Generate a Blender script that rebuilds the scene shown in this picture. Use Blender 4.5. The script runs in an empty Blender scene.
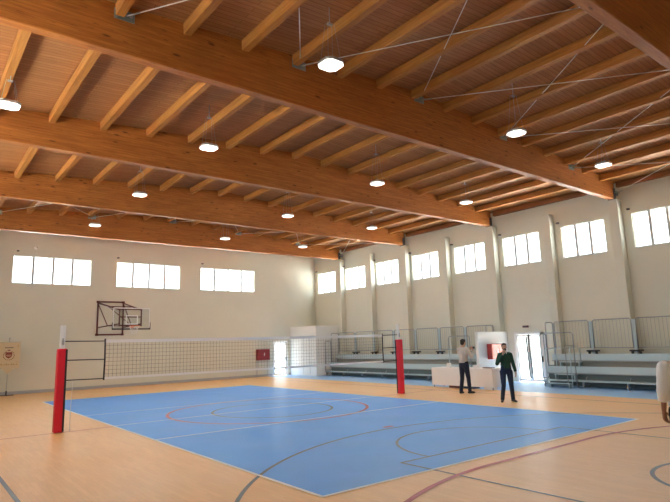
import bpy, bmesh, math, random
from mathutils import Vector, Matrix
random.seed(7)
SC = bpy.context.scene
COL = SC.collection
PI = math.pi

# ------------------------------------------------------------------ helpers
class MB:
    """collects verts / faces (with a material slot each) for ONE mesh"""
    def __init__(s): s.v, s.f, s.m, s.sm = [], [], [], []
    def add(s, vs, fs, m=0, smooth=False):
        o = len(s.v); s.v += [tuple(v) for v in vs]
        for f in fs: s.f.append(tuple(o + i for i in f)); s.m.append(m); s.sm.append(smooth)
    def box(s, x0, x1, y0, y1, z0, z1, m=0):
        vs = [(x, y, z) for x in (x0, x1) for y in (y0, y1) for z in (z0, z1)]
        s.add(vs, [(0,1,3,2),(4,6,7,5),(0,4,5,1),(2,3,7,6),(0,2,6,4),(1,5,7,3)], m)
    def bbox(s, x0, x1, y0, y1, z0, z1, b=.01, m=0):
        bm = bmesh.new(); bmesh.ops.create_cube(bm, size=1)
        for v in bm.verts:
            v.co = Vector(((x0+x1)/2+v.co.x*(x1-x0), (y0+y1)/2+v.co.y*(y1-y0), (z0+z1)/2+v.co.z*(z1-z0)))
        bmesh.ops.bevel(bm, geom=bm.edges[:], offset=b, segments=2, affect='EDGES', profile=.5)
        s.bm(bm, m); bm.free()
    def bm(s, bm, m=0, smooth=False):
        bm.verts.ensure_lookup_table(); bm.verts.index_update()
        s.add([v.co[:] for v in bm.verts], [[v.index for v in f.verts] for f in bm.faces], m, smooth)
    def tube(s, pts, r, n=8, m=0, closed=False, caps=True):
        pts = [Vector(p) for p in pts]; k = len(pts); rings = []
        rr = r if isinstance(r, (list, tuple)) else [r]*k
        up = None
        for i, p in enumerate(pts):
            a = pts[(i-1) % k] if (i or closed) else pts[0]
            b = pts[(i+1) % k] if (i < k-1 or closed) else pts[-1]
            t = (b-a).normalized()
            if up is None:
                up = Vector((0,0,1)) if abs(t.z) < .9 else Vector((1,0,0))
            x = t.cross(up).normalized(); y = x.cross(t).normalized(); up = y
            rings.append([p + (x*math.cos(2*PI*j/n) + y*math.sin(2*PI*j/n))*rr[i] for j in range(n)])
        vs = [v for R in rings for v in R]; fs = []
        for i in range(k if closed else k-1):
            i2 = (i+1) % k
            for j in range(n):
                fs.append((i*n+j, i*n+(j+1) % n, i2*n+(j+1) % n, i2*n+j))
        if caps and not closed:
            fs.append(tuple(range(n-1, -1, -1))); fs.append(tuple((k-1)*n+j for j in range(n)))
        s.add(vs, fs, m, n > 5)
    def lathe(s, prof, c=(0,0,0), n=20, m=0):
        vs, fs = [], []
        for r, z in prof:
            vs += [(c[0]+r*math.cos(2*PI*j/n), c[1]+r*math.sin(2*PI*j/n), c[2]+z) for j in range(n)]
        for i in range(len(prof)-1):
            for j in range(n):
                fs.append((i*n+j, i*n+(j+1) % n, (i+1)*n+(j+1) % n, (i+1)*n+j))
        s.add(vs, fs, m, True)
    def prism(s, poly, axis, a, b, m=0):
        """extrude a 2-D polygon along axis from a to b (axis 'x': poly is (y,z), 'y': (x,z), 'z': (x,y))"""
        def P(q, t): return {'x': (t, q[0], q[1]), 'y': (q[0], t, q[1]), 'z': (q[0], q[1], t)}[axis]
        n = len(poly)
        vs = [P(q, a) for q in poly] + [P(q, b) for q in poly]
        s.add(vs, [tuple(range(n)), tuple(range(2*n-1, n-1, -1))] + [(i, i+n, (i+1) % n+n, (i+1) % n) for i in range(n)], m)
    def strip(s, pts, w, z, m=0):
        """flat painted line of width w along 2-D points"""
        k = len(pts); L, R = [], []
        for i in range(k):
            a = Vector(pts[max(i-1, 0)]); b = Vector(pts[min(i+1, k-1)]); t = (b-a).normalized(); nrm = Vector((-t.y, t.x))
            p = Vector(pts[i]); L.append((*(p+nrm*w/2), z)); R.append((*(p-nrm*w/2), z))
        s.add(L+R, [(i+k, i+k+1, i+1, i) for i in range(k-1)], m)
    def build(s, name, mats, parent=None, loc=None, rot=None):
        me = bpy.data.meshes.new(name); me.from_pydata(s.v, [], s.f)
        mats = mats if isinstance(mats, (list, tuple)) else [mats]
        for x in mats: me.materials.append(x)
        for p, mi, sm in zip(me.polygons, s.m, s.sm): p.material_index = mi; p.use_smooth = sm
        bm = bmesh.new(); bm.from_mesh(me); bmesh.ops.recalc_face_normals(bm, faces=bm.faces[:]); bm.to_mesh(me); bm.free()
        return link(name, me, parent, loc, rot)

def link(name, data, parent=None, loc=None, rot=None):
    o = bpy.data.objects.new(name, data); COL.objects.link(o)
    if parent: o.parent = parent
    if loc: o.location = loc
    if rot: o.rotation_euler = rot
    return o

def tag(o, label, cat, group=None, kind=None):
    o['label'] = label; o['category'] = cat
    if group: o['group'] = group
    if kind: o['kind'] = kind
    return o

def thing(name, label, cat, loc=(0,0,0), rz=0, group=None, kind=None):
    o = link(name, None, None, loc, (0,0,rz)); return tag(o, label, cat, group, kind)

def children(o): return [c for c in COL.objects if c.parent == o]

# ------------------------------------------------------------------ materials
def mat(name, col=(.8,.8,.8), rough=.5, metal=0., spec=.5, **kw):
    m = bpy.data.materials.new(name); m.use_nodes = True
    b = m.node_tree.nodes['Principled BSDF']
    b.inputs['Base Color'].default_value = (*col, 1); b.inputs['Roughness'].default_value = rough
    b.inputs['Metallic'].default_value = metal; b.inputs['Specular IOR Level'].default_value = spec
    for k, v in kw.items(): b.inputs[k].default_value = v
    return m

def nodes(m): return m.node_tree.nodes, m.node_tree.links, m.node_tree.nodes['Principled BSDF']

def mapped(N, L, scale, coord='Object', rot=(0,0,0)):
    tc = N.new('ShaderNodeTexCoord'); mp = N.new('ShaderNodeMapping')
    mp.inputs['Scale'].default_value = scale; mp.inputs['Rotation'].default_value = rot
    L.new(tc.outputs[coord], mp.inputs['Vector']); return mp.outputs[0]

def noise(N, L, vec, sc, det=4, rough=.55, dist=0):
    n = N.new('ShaderNodeTexNoise'); n.inputs['Scale'].default_value = sc; n.inputs['Detail'].default_value = det
    n.inputs['Roughness'].default_value = rough; n.inputs['Distortion'].default_value = dist
    L.new(vec, n.inputs['Vector']); return n.outputs['Fac']

def ramp(N, L, fac, stops):
    r = N.new('ShaderNodeValToRGB'); e = r.color_ramp.elements
    while len(e) < len(stops): e.new(.5)
    for el, (p, c) in zip(e, stops): el.position = p; el.color = (*c, 1) if len(c) == 3 else c
    L.new(fac, r.inputs[0]); return r.outputs[0]

def mix(N, L, a, b, fac, mode='MIX'):
    n = N.new('ShaderNodeMix'); n.data_type = 'RGBA'; n.blend_type = mode
    if isinstance(fac, float): n.inputs[0].default_value = fac
    else: L.new(fac, n.inputs[0])
    for s, i in ((a, 6), (b, 7)):
        if isinstance(s, tuple): n.inputs[i].default_value = (*s, 1)
        else: L.new(s, n.inputs[i])
    return n.outputs[2]

def bump(N, L, b, h, strength, dist=.02):
    n = N.new('ShaderNodeBump'); n.inputs['Strength'].default_value = strength; n.inputs['Distance'].default_value = dist
    L.new(h, n.inputs['Height']); L.new(n.outputs[0], b.inputs['Normal'])

def wood(name, light, dark, along='x', rough=.55, knots=True, lam=0.):
    """sawn softwood: grain stretched along one axis, knots, optional glued laminations"""
    m = mat(name, light, rough, spec=.3); N, L, b = nodes(m)
    st = {'x': (.6, 9, 9), 'y': (9, .6, 9)}[along]
    g = noise(N, L, mapped(N, L, st), 2.2, 6, .6, .4)
    c = ramp(N, L, g, [(.3, dark), (.68, light)])
    big = noise(N, L, mapped(N, L, {'x': (.5,1.5,3), 'y': (1.5,.5,3)}[along]), 1.0, 2)
    c = mix(N, L, c, dark, ramp(N, L, big, [(.42, (0,0,0)), (.8, (.55,.55,.55))]))
    if lam:
        w = N.new('ShaderNodeTexWave'); w.wave_type = 'BANDS'; w.bands_direction = 'Z'; w.inputs['Scale'].default_value = lam
        w.inputs['Distortion'].default_value = .15
        L.new(mapped(N, L, (1,1,1)), w.inputs['Vector'])
        c = mix(N, L, c, tuple(x*.6 for x in dark), ramp(N, L, w.outputs['Fac'], [(.0, (.5,.5,.5)), (.05, (0,0,0))]))
    if knots:
        v = N.new('ShaderNodeTexVoronoi'); v.inputs['Scale'].default_value = 1.0
        L.new(mapped(N, L, {'x': (1.6,5,5.5), 'y': (5,1.6,5.5)}[along]), v.inputs['Vector'])
        c = mix(N, L, c, tuple(x*.32 for x in dark), ramp(N, L, v.outputs['Distance'], [(.07, (.85,.85,.85)), (.17, (0,0,0))]))
    if knots:
        d_ = noise(N, L, mapped(N, L, {'x': (4.5,30,38), 'y': (30,4.5,38)}[along]), 1.0, 2, .5)
        c = mix(N, L, c, tuple(x*.45 for x in dark), ramp(N, L, d_, [(.66, (0,0,0)), (.72, (.75,.75,.75))]))
    L.new(c, b.inputs['Base Color']); bump(N, L, b, g, .15, .01)
    return m

M = {}
# painted plaster walls
def plaster(name, col, var=.04):
    m = mat(name, col, .85, spec=.2); N, L, b = nodes(m)
    n1 = noise(N, L, mapped(N, L, (.35,.35,.35)), 1, 3)
    lo = tuple(x*(1-var) for x in col); hi = tuple(min(1, x*(1+var)) for x in col)
    L.new(ramp(N, L, n1, [(.3, lo), (.7, hi)]), b.inputs['Base Color'])
    bump(N, L, b, noise(N, L, mapped(N, L, (1,1,1)), 60, 3), .08, .01)
    return m
M['wall'] = plaster('cream_plaster', (.72,.71,.605))
M['white_wall'] = plaster('white_plaster', (.86,.86,.83), .02)
M['beam'] = wood('glulam_spruce', (.56,.205,.044), (.33,.104,.020), 'x', .5, True, 4.5)
M['purlin'] = wood('purlin_spruce', (.55,.24,.055), (.38,.145,.030), 'y', .55, False)
M['wall_plate'] = wood('wall_plate_spruce', (.34,.14,.045), (.24,.09,.028), 'y', .55, False)
# ceiling boards running across the hall
def deck():
    m = mat('ceiling_boards', (.5,.25,.1), .6, spec=.25); N, L, b = nodes(m)
    br = N.new('ShaderNodeTexBrick'); br.offset = .37; br.inputs['Scale'].default_value = 1
    br.inputs['Brick Width'].default_value = 4.2; br.inputs['Row Height'].default_value = .12
    br.inputs['Mortar Size'].default_value = .006; br.inputs['Mortar Smooth'].default_value = .1
    br.inputs['Color1'].default_value = (.47,.215,.080,1); br.inputs['Color2'].default_value = (.40,.170,.060,1)
    br.inputs['Mortar'].default_value = (.22,.085,.028,1)
    L.new(mapped(N, L, (1,1,1)), br.inputs['Vector'])
    g = noise(N, L, mapped(N, L, (1.2,14,6)), 2, 5, .6, .3)
    c = mix(N, L, br.outputs['Color'], (.24,.09,.03), ramp(N, L, g, [(.45, (0,0,0)), (.8, (.6,.6,.6))]))
    L.new(c, b.inputs['Base Color']); return m
M['deck'] = deck()
# sports floor: printed wood boards
def floorwood():
    m = mat('sports_floor_wood', (.7,.45,.22), .33, spec=.5); N, L, b = nodes(m)
    br = N.new('ShaderNodeTexBrick'); br.offset = .41; br.inputs['Scale'].default_value = 1
    br.inputs['Brick Width'].default_value = .62; br.inputs['Row Height'].default_value = .075
    br.inputs['Mortar Size'].default_value = .0008
    br.inputs['Color1'].default_value = (.88,.51,.205,1); br.inputs['Color2'].default_value = (.82,.455,.175,1)
    br.inputs['Mortar'].default_value = (.5,.28,.13,1)
    L.new(mapped(N, L, (1,1,1), rot=(0,0,PI/2)), br.inputs['Vector'])
    g = noise(N, L, mapped(N, L, (16,1.2,1)), 2, 5, .6, .3)
    c = mix(N, L, br.outputs['Color'], (.68,.37,.14), ramp(N, L, g, [(.4, (0,0,0)), (.8, (.5,.5,.5))]))
    L.new(c, b.inputs['Base Color'])
    r = noise(N, L, mapped(N, L, (.8,.8,.8)), 1, 3)
    mr = N.new('ShaderNodeMapRange'); mr.inputs[3].default_value = .30; mr.inputs[4].default_value = .46
    L.new(r, mr.inputs[0]); L.new(mr.outputs[0], b.inputs['Roughness'])
    return m
M['floor'] = floorwood()
def paint(name, col, rough=.35, wear=.06):
    m = mat(name, col, rough, spec=.38); N, L, b = nodes(m)
    n1 = noise(N, L, mapped(N, L, (.5,.5,.5)), 1.3, 5)
    L.new(ramp(N, L, n1, [(.3, tuple(x*(1-wear) for x in col)), (.7, tuple(min(1, x*(1+wear)) for x in col))]), b.inputs['Base Color'])
    r = noise(N, L, mapped(N, L, (.9,.9,.9)), 1, 3)
    mr = N.new('ShaderNodeMapRange'); mr.inputs[3].default_value = rough-.07; mr.inputs[4].default_value = rough+.07
    L.new(r, mr.inputs[0]); L.new(mr.outputs[0], b.inputs['Roughness'])
    return m
M['blue'] = paint('court_blue', (.060,.310,.80), .42)
M['border_blue'] = paint('border_blue', (.30,.52,.82), .45)
M['line_white'] = paint('line_white', (.88,.88,.86), .4)
M['line_grey'] = paint('line_dark', (.065,.065,.07), .4)
M['line_red'] = paint('line_red', (.44,.030,.035), .4)
M['line_center'] = paint('line_brick', (.46,.09,.06), .4)
M['white'] = mat('white_lacquer', (.82,.82,.80), .4)
M['frame_white'] = mat('window_frame_white', (.62,.61,.60), .5)
M['base_grey'] = mat('baseboard_grey', (.42,.43,.45), .5)
M['steel'] = mat('galvanised_steel', (.45,.48,.48), .35, 1.)
M['bracket'] = mat('bracket_zinc', (.30,.36,.36), .45, .5)
M['cable'] = mat('cable_steel', (.85,.80,.74), .45, .2)
M['alu'] = mat('bleacher_aluminium', (.52,.63,.66), .4, .35)
M['alu_tube'] = mat('bleacher_tube', (.36,.39,.41), .4, .7)
M['alu_dark'] = mat('bleacher_frame', (.16,.18,.18), .5, .5)
M['shade_teal'] = mat('gap_shade_teal', (.13,.17,.17), .6)  # colour of the shade below the lower rows
M['shade_taupe'] = mat('gap_shade_taupe', (.30,.29,.26), .6)  # colour of the shade in the upper gap
M['plastic_dark'] = mat('black_plastic', (.03,.03,.035), .5)
M['pad_red'] = mat('vinyl_red', (.72,.010,.034), .5)
M['pad_black'] = mat('vinyl_black', (.02,.018,.022), .45)
M['rope'] = mat('net_rope', (.03,.03,.035), .8)
M['tape'] = mat('net_tape_white', (.85,.86,.86), .7)
M['maroon'] = mat('steel_maroon', (.13,.018,.016), .45, .1)
M['hose_red_lit'] = mat('cabinet_red_lit', (.70,.095,.03), .35)  # cabinet red with the orange light from the doorway mixed in
M['hose_dark'] = mat('cabinet_deep_red', (.30,.018,.028), .4)
M['hose_red_shaded'] = mat('cabinet_red_shaded', (.35,.025,.025), .4)  # same red darkened for the cabinet's shaded side
M['orange'] = mat('rim_orange', (.75,.20,.06), .45)
M['cloth_white'] = mat('white_panel', (.88,.87,.88), .6)
M['dark_grey'] = mat('dark_grey', (.06,.06,.065), .5)
M['concrete'] = plaster('outside_paving', (.38,.37,.36))
M['paper'] = mat('paper_white', (.85,.85,.84), .7)
M['carton'] = mat('carton_maroon', (.16,.06,.06), .7)
M['carton_blue'] = mat('carton_navy', (.05,.07,.14), .6)
M['exit'] = mat('sign_dark_red', (.22,.03,.04), .5)
M['lamp_case'] = mat('lamp_housing', (.55,.55,.55), .4, .5)
def emis(name, col, s):
    m = bpy.data.materials.new(name); m.use_nodes = True; N = m.node_tree.nodes; L = m.node_tree.links; N.clear()
    e = N.new('ShaderNodeEmission'); e.inputs[0].default_value = (*col, 1); e.inputs[1].default_value = s
    o = N.new('ShaderNodeOutputMaterial'); L.new(e.outputs[0], o.inputs[0]); return m
M['lamp'] = emis('lamp_diffuser', (1., .95, .87), 42.)
M['led'] = emis('lamp_chip', (1., .9, .72), 14.)
def glass(name, tint, gl=.06):
    m = bpy.data.materials.new(name); m.use_nodes = True; N = m.node_tree.nodes; L = m.node_tree.links; N.clear()
    t = N.new('ShaderNodeBsdfTransparent'); t.inputs[0].default_value = (*tint, 1)
    g = N.new('ShaderNodeBsdfGlossy'); g.inputs['Roughness'].default_value = .05
    x = N.new('ShaderNodeMixShader'); x.inputs[0].default_value = gl
    o = N.new('ShaderNodeOutputMaterial'); L.new(t.outputs[0], x.inputs[1]); L.new(g.outputs[0], x.inputs[2]); L.new(x.outputs[0], o.inputs[0])
    return m
M['glass'] = glass('window_glass', (.95,.97,.96))
M['acrylic'] = glass('acrylic_board', (.93,.95,.95), .05)

# ------------------------------------------------------------------ dimensions (metres)
XR, XL, YB, YF = 12.56, -9.80, 14.43, -16.60       # windowed side wall, other side wall, end wall with hoop, end wall behind camera
XC = 1.38                                           # ridge
def zdeck(x): return 8.45 - .062*abs(x-XC)
Z0 = 7.06                                           # beam underside
BAY = 2.84
PIL = [11.62 - BAY*k for k in range(10)]            # high-Y edge of each pilaster
BEAMS = [-11.10-.19, -5.60, .08, 5.76, 11.44]       # beam centre lines in Y
WZ0, WZ1 = 5.13, 6.46
S = 'structure'

# ------------------------------------------------------------------ camera
cd = bpy.data.cameras.new('camera'); cam = bpy.data.objects.new('camera', cd); COL.objects.link(cam)
F_PX, YAW, PIT, ROL = 540.61, .66938, .16762, -.029243
fw = Vector((math.sin(YAW)*math.cos(PIT), math.cos(YAW)*math.cos(PIT), math.sin(PIT)))
r0 = Vector((math.cos(YAW), -math.sin(YAW), 0)); u0 = r0.cross(fw)
rr = r0*math.cos(ROL) + u0*math.sin(ROL); uu = -r0*math.sin(ROL) + u0*math.cos(ROL)
mw = Matrix((rr, uu, -fw)).transposed().to_4x4(); mw.translation = (-8.8182, -14.86, 1.9269)
cam.matrix_world = mw
cd.sensor_width = 36; cd.lens = F_PX/670*36; cd.clip_end = 300
SC.camera = cam

# ------------------------------------------------------------------ walls with openings
def wall(name, axis, inner, outer, lo, hi, ztop, holes, m, label):
    """axis 'x': wall plane at x=inner..outer running along y (lo..hi); 'y' likewise. holes: (a0,a1,z0,z1)"""
    A = sorted({lo, hi, *[h[0] for h in holes], *[h[1] for h in holes]}); Z = sorted({0., ztop, *[h[2] for h in holes], *[h[3] for h in holes]})
    b = MB()
    for i in range(len(A)-1):
        run = None
        for j in range(len(Z)-1):
            ca, cz = (A[i]+A[i+1])/2, (Z[j]+Z[j+1])/2
            solid = not any(h[0] < ca < h[1] and h[2] < cz < h[3] for h in holes)
            if solid and run is None: run = Z[j]
            if run is not None and (not solid or j == len(Z)-2):
                top = Z[j+1] if solid else Z[j]
                if axis == 'x': b.box(min(inner, outer), max(inner, outer), A[i], A[i+1], run, top)
                else: b.box(A[i], A[i+1], min(inner, outer), max(inner, outer), run, top)
                run = None
    return tag(b.build(name, m), label, 'wall', kind=S)

RWIN = [(12.23,14.08),(9.32,11.19),(6.50,8.32),(3.57,5.42),(.67,2.51),(-2.19,-.34),(-5.04,-3.22),(-7.92,-6.10),(-10.80,-8.98)]
BWIN = [(-5.11,-1.61),(-.35,3.12),(4.37,7.92)]
DR = (-2.10,-.56,0.,2.14)      # door in the windowed side wall
DB = (9.20,10.32,0.,2.14)      # door in the end wall
T = .34
wall('wall_right', 'x', XR, XR+T, YF-T, YB+T, 9.0, [(a, b, WZ0, WZ1) for a, b in RWIN] + [DR], M['wall'],
     'cream plastered side wall with a row of high three-pane windows above the bleachers')
wall('wall_back', 'y', YB, YB+T, XL-T, XR, 9.0, [(a, b, WZ0, WZ1) for a, b in BWIN] + [DB], M['wall'],
     'cream plastered end wall with three high windows and the basketball hoop')
wall('wall_left', 'x', XL, XL-T, YF-T, YB+T, 9.0, [(a, b, WZ0, WZ1) for a, b in RWIN[2:8]], M['wall'], 'cream plastered side wall beside the camera')
wall('wall_front', 'y', YF, YF-T, XL, XR, 9.0, [], M['wall'], 'cream plastered end wall behind the camera')

# floor and its painted lines
b = MB(); b.box(XL, XR, YF, YB, -.12, 0)
floor = tag(b.build('floor', M['floor']), 'glossy wood-pattern sports floor around the blue court', 'floor', kind=S)
b = MB(); b.add([(8.75,YF,.0012),(XR,YF,.0012),(XR,YB,.0012),(8.75,YB,.0012)], [(0,1,2,3)]); b.build('border_strip', M['border_blue'], floor)
b = MB(); b.add([(-4.5,-9,.0012),(4.5,-9,.0012),(4.5,9,.0012),(-4.5,9,.0012)], [(0,1,2,3)]); b.build('court_paint', M['blue'], floor)
def line(name, pts, w, m, z):
    q = MB(); q.strip(pts, w, z); return q.build(name, m, floor)
def arc(cx, cy, r, a0, a1, n=72): return [(cx+r*math.cos(math.radians(a0+(a1-a0)*i/n)), cy+r*math.sin(math.radians(a0+(a1-a0)*i/n))) for i in range(n+1)]
YC = -.15
g = M['line_grey']
for sx in (-1, 1): line('basketball_sideline', [(7.5*sx, -14.2), (7.5*sx, 13.9)], .06, g, .0035)
line('three_point_line', [(-6.6,-13.8)] + arc(0,-12.42,6.72, 180-12, 12) + [(6.6,-13.8)], .06, g, .0038)
line('free_throw_line', [(-2.45,-8.33),(2.45,-8.33)], .05, g, .0042)
for sx in (-1, 1): line('lane_line', [(2.43*sx,-8.33),(2.43*sx,-13.9)], .05, g, .0045)
line('free_throw_circle', arc(0,-8.3,1.78, 0, 180), .05, g, .0048)
line('no_charge_arc', arc(0,-12.42,1.22, 0, 180), .06, g, .0042)
line('basketball_centre_circle', arc(0,YC-.35,1.77, 0, 360, 96), .075, g, .0042)
red = M['line_red']
line('five_a_side_centre_circle', arc(0,YC-.15,2.95, 0, 360, 120), .09, red, .0038)
line('goal_area_line', arc(-1.5,-15.4,6.0, 165, 90, 40) + arc(1.5,-15.4,6.0, 90, 15, 40), .085, red, .0051)
line('penalty_mark', [(-.16,-5.5),(.12,-5.5)], .12, red, .0054)
for sx in (-1, 1): line('halfway_line', [(7.5*sx,YC-.1),(4.53*sx,YC-.1)], .075, M['line_center'], .0048)
wl = M['line_white']
line('court_end_line', [(-4.53,-9),(4.53,-9)], .055, wl, .0058); line('court_end_line', [(-4.53,9),(4.53,9)], .055, wl, .0058)
for sx in (-1, 1): line('court_sideline', [(4.5*sx,-8.97),(4.5*sx,8.97)], .055, wl, .0061)
line('net_line', [(-4.5,YC),(4.5,YC)], .05, wl, .0058)
for sy in (-1, 1): line('attack_line', [(-4.5,YC+2.9*sy),(4.5,YC+2.9*sy)], .05, wl, .0058)

b = MB(); b.box(XL, 9.10, YB-.018, YB, 0, .14); b.box(10.36, 10.50, YB-.018, YB, 0, .14)
tag(b.build('baseboard_back', M['base_grey']), 'grey baseboard along the end wall with the hoop', 'baseboard', kind=S)

# ceiling: two sloping board fields
b = MB()
xl, xr = XL-.1, XR+.1
b.prism([(xl, zdeck(xl)), (XC, zdeck(XC)), (xr, zdeck(xr)), (xr, zdeck(xr)+.12), (XC, zdeck(XC)+.12), (xl, zdeck(xl)+.12)], 'y', YF-.1, YB+.1)
tag(b.build('ceiling', M['deck']), 'low pitched ceiling of brown wooden boards', 'ceiling', kind=S)

ORD = ['first','second','third','fourth','fifth','sixth','seventh','eighth','ninth','tenth','eleventh','twelfth','thirteenth','fourteenth','fifteenth','sixteenth','seventeenth']
# glulam beams: level underside, pitched top
BNAME = ['glulam roof beam crossing overhead, nearest the camera', 'huge knotty glulam roof beam, second from the camera, with cable brackets',
         'glulam roof beam, third from the camera, behind the big knotty one', 'glulam roof beam, fourth from the camera, one before the last',
         'last glulam roof beam, seen just above the end wall with the hoop']
for y, lb in zip(BEAMS, BNAME):
    b = MB(); x0, x1 = XL+.3, XR-.3
    def poly(e): return [(x0, Z0+e), (x1, Z0+e), (x1, zdeck(x1)-.004), (XC, zdeck(XC)-.004), (x0, zdeck(x0)-.004)]
    c = .015
    b.prism([(x0, Z0+c), (x1, Z0+c), (x1, zdeck(x1)-.004), (XC, zdeck(XC)-.004), (x0, zdeck(x0)-.004)], 'y', y-.11, y+.11)
    b.add([(x0,y-.11,Z0+c),(x1,y-.11,Z0+c),(x1,y-.095,Z0),(x0,y-.095,Z0),(x1,y+.095,Z0),(x0,y+.095,Z0),(x1,y+.11,Z0+c),(x0,y+.11,Z0+c)],
          [(0,1,2,3),(3,2,4,5),(5,4,6,7)])
    o = tag(b.build('roof_beam', M['beam']), lb, 'beam', 'glulam roof beams', S)
    s = MB(); s.box(XR-.42, XR-.26, y-.125, y+.125, Z0-.012, Z0+.42); s.build('beam_shoe', M['dark_grey'], o)

# purlins between the beams
PX = [11.2 - 1.25*k for k in range(16)]
bayname = ['between the nearest overhead beam and the big knotty beam', 'between the second and third beams', 'between the third and fourth beams', 'between the fourth and last beams']
pm = {}
for k in range(4):
    ya, yb_ = BEAMS[k]+.11, BEAMS[k+1]-.11
    hl = (yb_-ya)/2
    for i, x in enumerate(PX):
        if k == 0 and x < -6.4: continue
        key = (round(hl, 3), x < XC)
        if key not in pm:
            b = MB(); b.bbox(-.075, .075, -hl, hl, -.235, -.012, .008); o = b.build('purlin', M['purlin']); pm[key] = o.data
        else: o = link('purlin', pm[key])
        o.location = (x, (ya+yb_)/2, zdeck(x)); o.rotation_euler = (0, math.atan(.062)*(1 if x > XC else -1), 0)
        tag(o, f'wooden purlin {bayname[k]}, {ORD[i]} from the windowed side wall', 'purlin', 'roof purlins ' + bayname[k], S)
    b = MB(); b.box(XR-.17, XR, ya+.02, yb_-.02, 7.55, zdeck(XR)-.01)
    tag(b.build('trim_%d' % (k+1), M['wall_plate']), f'dark wooden wall plate on top of the windowed wall {bayname[k]}', 'beam', 'wall plates', S)

# pilasters on the windowed wall
for i, y in enumerate(PIL):
    b = MB(); big = i % 2 == 0
    top = Z0 if big else Z0-.02
    b.bbox(XR-.36, XR+.01, y-.36, y, -.02, top, .02)
    w = f'carrying the {["last","","fourth","","third","","big knotty","","nearest","" ][i]} roof beam' if big else \
        f'without a beam, {["first","second","third","fourth","fifth"][i//2]} short one from the end wall'
    tag(b.build('pilaster', M['wall']), f'cream plastered pilaster {w}, beside the high windows', 'pilaster', 'pilasters', S)

# ------------------------------------------------------------------ windows
def make_window(n, axis, a0, a1, plane, sgn, panes, label):
    """frame plus panes set just outside the inner wall face"""
    def bx(q, p0, p1, a, a_, z, z_):
        lo, hi = sorted((plane+sgn*p0, plane+sgn*p1))
        if axis == 'x': q.box(lo, hi, a, a_, z, z_)
        else: q.box(a, a_, lo, hi, z, z_)
    f = MB(); e = .03
    bx(f, .06, .12, a0, a1, WZ0, WZ0+e); bx(f, .06, .12, a0, a1, WZ1-e, WZ1)
    bx(f, .06, .12, a0, a0+e, WZ0+e, WZ1-e); bx(f, .06, .12, a1-e, a1, WZ0+e, WZ1-e)
    W = (a1-a0)/panes
    for k in range(1, panes): bx(f, .055, .125, a0+W*k-.05, a0+W*k+.05, WZ0+e, WZ1-e)
    o = tag(f.build('window_%d' % n, M['frame_white']), label, 'window', kind=S)
    for k in range(panes):
        q = MB(); bx(q, .085, .095, a0+W*k+.03, a0+W*(k+1)-.03, WZ0+e, WZ1-e); q.build('pane', M['glass'], o)
    q = MB(); bx(q, -.02, .06, a0-.01, a1+.01, WZ0-.015, WZ0+.004); q.build('sill', M['frame_white'], o)
    return o
def portal(axis, c, sx, sz, rot):
    l = bpy.data.lights.new('window_portal', 'AREA'); l.shape = 'RECTANGLE'; l.size = sx; l.size_y = sz; l.cycles.is_portal = True
    o = bpy.data.objects.new('window_portal', l); COL.objects.link(o); o.location = c; o.rotation_euler = rot
n = 0
for i, (a0, a1) in enumerate(RWIN):
    n += 1; make_window(n, 'x', a0, a1, XR, 1, 3, f'bright three-pane window high in the side wall, {ORD[i]} from the end wall with the hoop')
    portal('x', (XR+.25, (a0+a1)/2, (WZ0+WZ1)/2), WZ1-WZ0, a1-a0, (0, PI/2, 0))
for i, (a0, a1) in enumerate(BWIN):
    n += 1; make_window(n, 'y', a0, a1, YB, 1, 4, f'bright four-pane window in the end wall, {["farthest from the corner door","above the basketball hoop, middle of three","nearest the corner door"][i]}')
    portal('y', ((a0+a1)/2, YB+.25, (WZ0+WZ1)/2), a1-a0, WZ1-WZ0, (-PI/2, 0, 0))
for i, (a0, a1) in enumerate(RWIN[2:8]):  # unseen windows, put in for daylight from this side
    n += 1; make_window(n, 'x', a0, a1, XL, -1, 3, f'unseen three-pane window in the side wall beside the camera, {ORD[i]} from the end wall')
    portal('x', (XL-.25, (a0+a1)/2, (WZ0+WZ1)/2), WZ1-WZ0, a1-a0, (0, -PI/2, 0))

# ------------------------------------------------------------------ doors
# door_1: single glazed door in the end wall beside the corner partition
b = MB()
b.box(9.20, 9.27, YB+.0, YB+.14, 0, 2.14); b.box(10.25, 10.32, YB, YB+.14, 0, 2.14); b.box(9.27, 10.25, YB, YB+.14, 2.07, 2.14)
d1 = tag(b.build('door_1', M['white']), 'white framed glass door in the end wall beside the hose cabinet', 'door', kind=S)
b = MB(); b.box(9.28, 9.38, YB+.05, YB+.10, .02, 2.06); b.box(10.14, 10.24, YB+.05, YB+.10, .02, 2.06); b.box(9.38, 10.14, YB+.05, YB+.10, 1.98, 2.06)
b.box(9.38, 10.14, YB+.05, YB+.10, .02, .14); leaf = b.build('door_leaf', M['white'], d1)
b = MB(); b.box(9.38, 10.14, YB+.07, YB+.08, .14, 1.98); b.build('pane', M['glass'], d1)
b = MB(); b.bbox(10.16, 10.20, YB-.01, YB+.05, .92, 1.12, .008); b.tube([(10.18,YB-.03,1.03),(10.05,YB-.03,1.03)], .012); b.build('handle', M['plastic_dark'], d1)
portal('y', (9.76, YB+.25, 1.06), .9, 1.95, (-PI/2, 0, 0))
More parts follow.
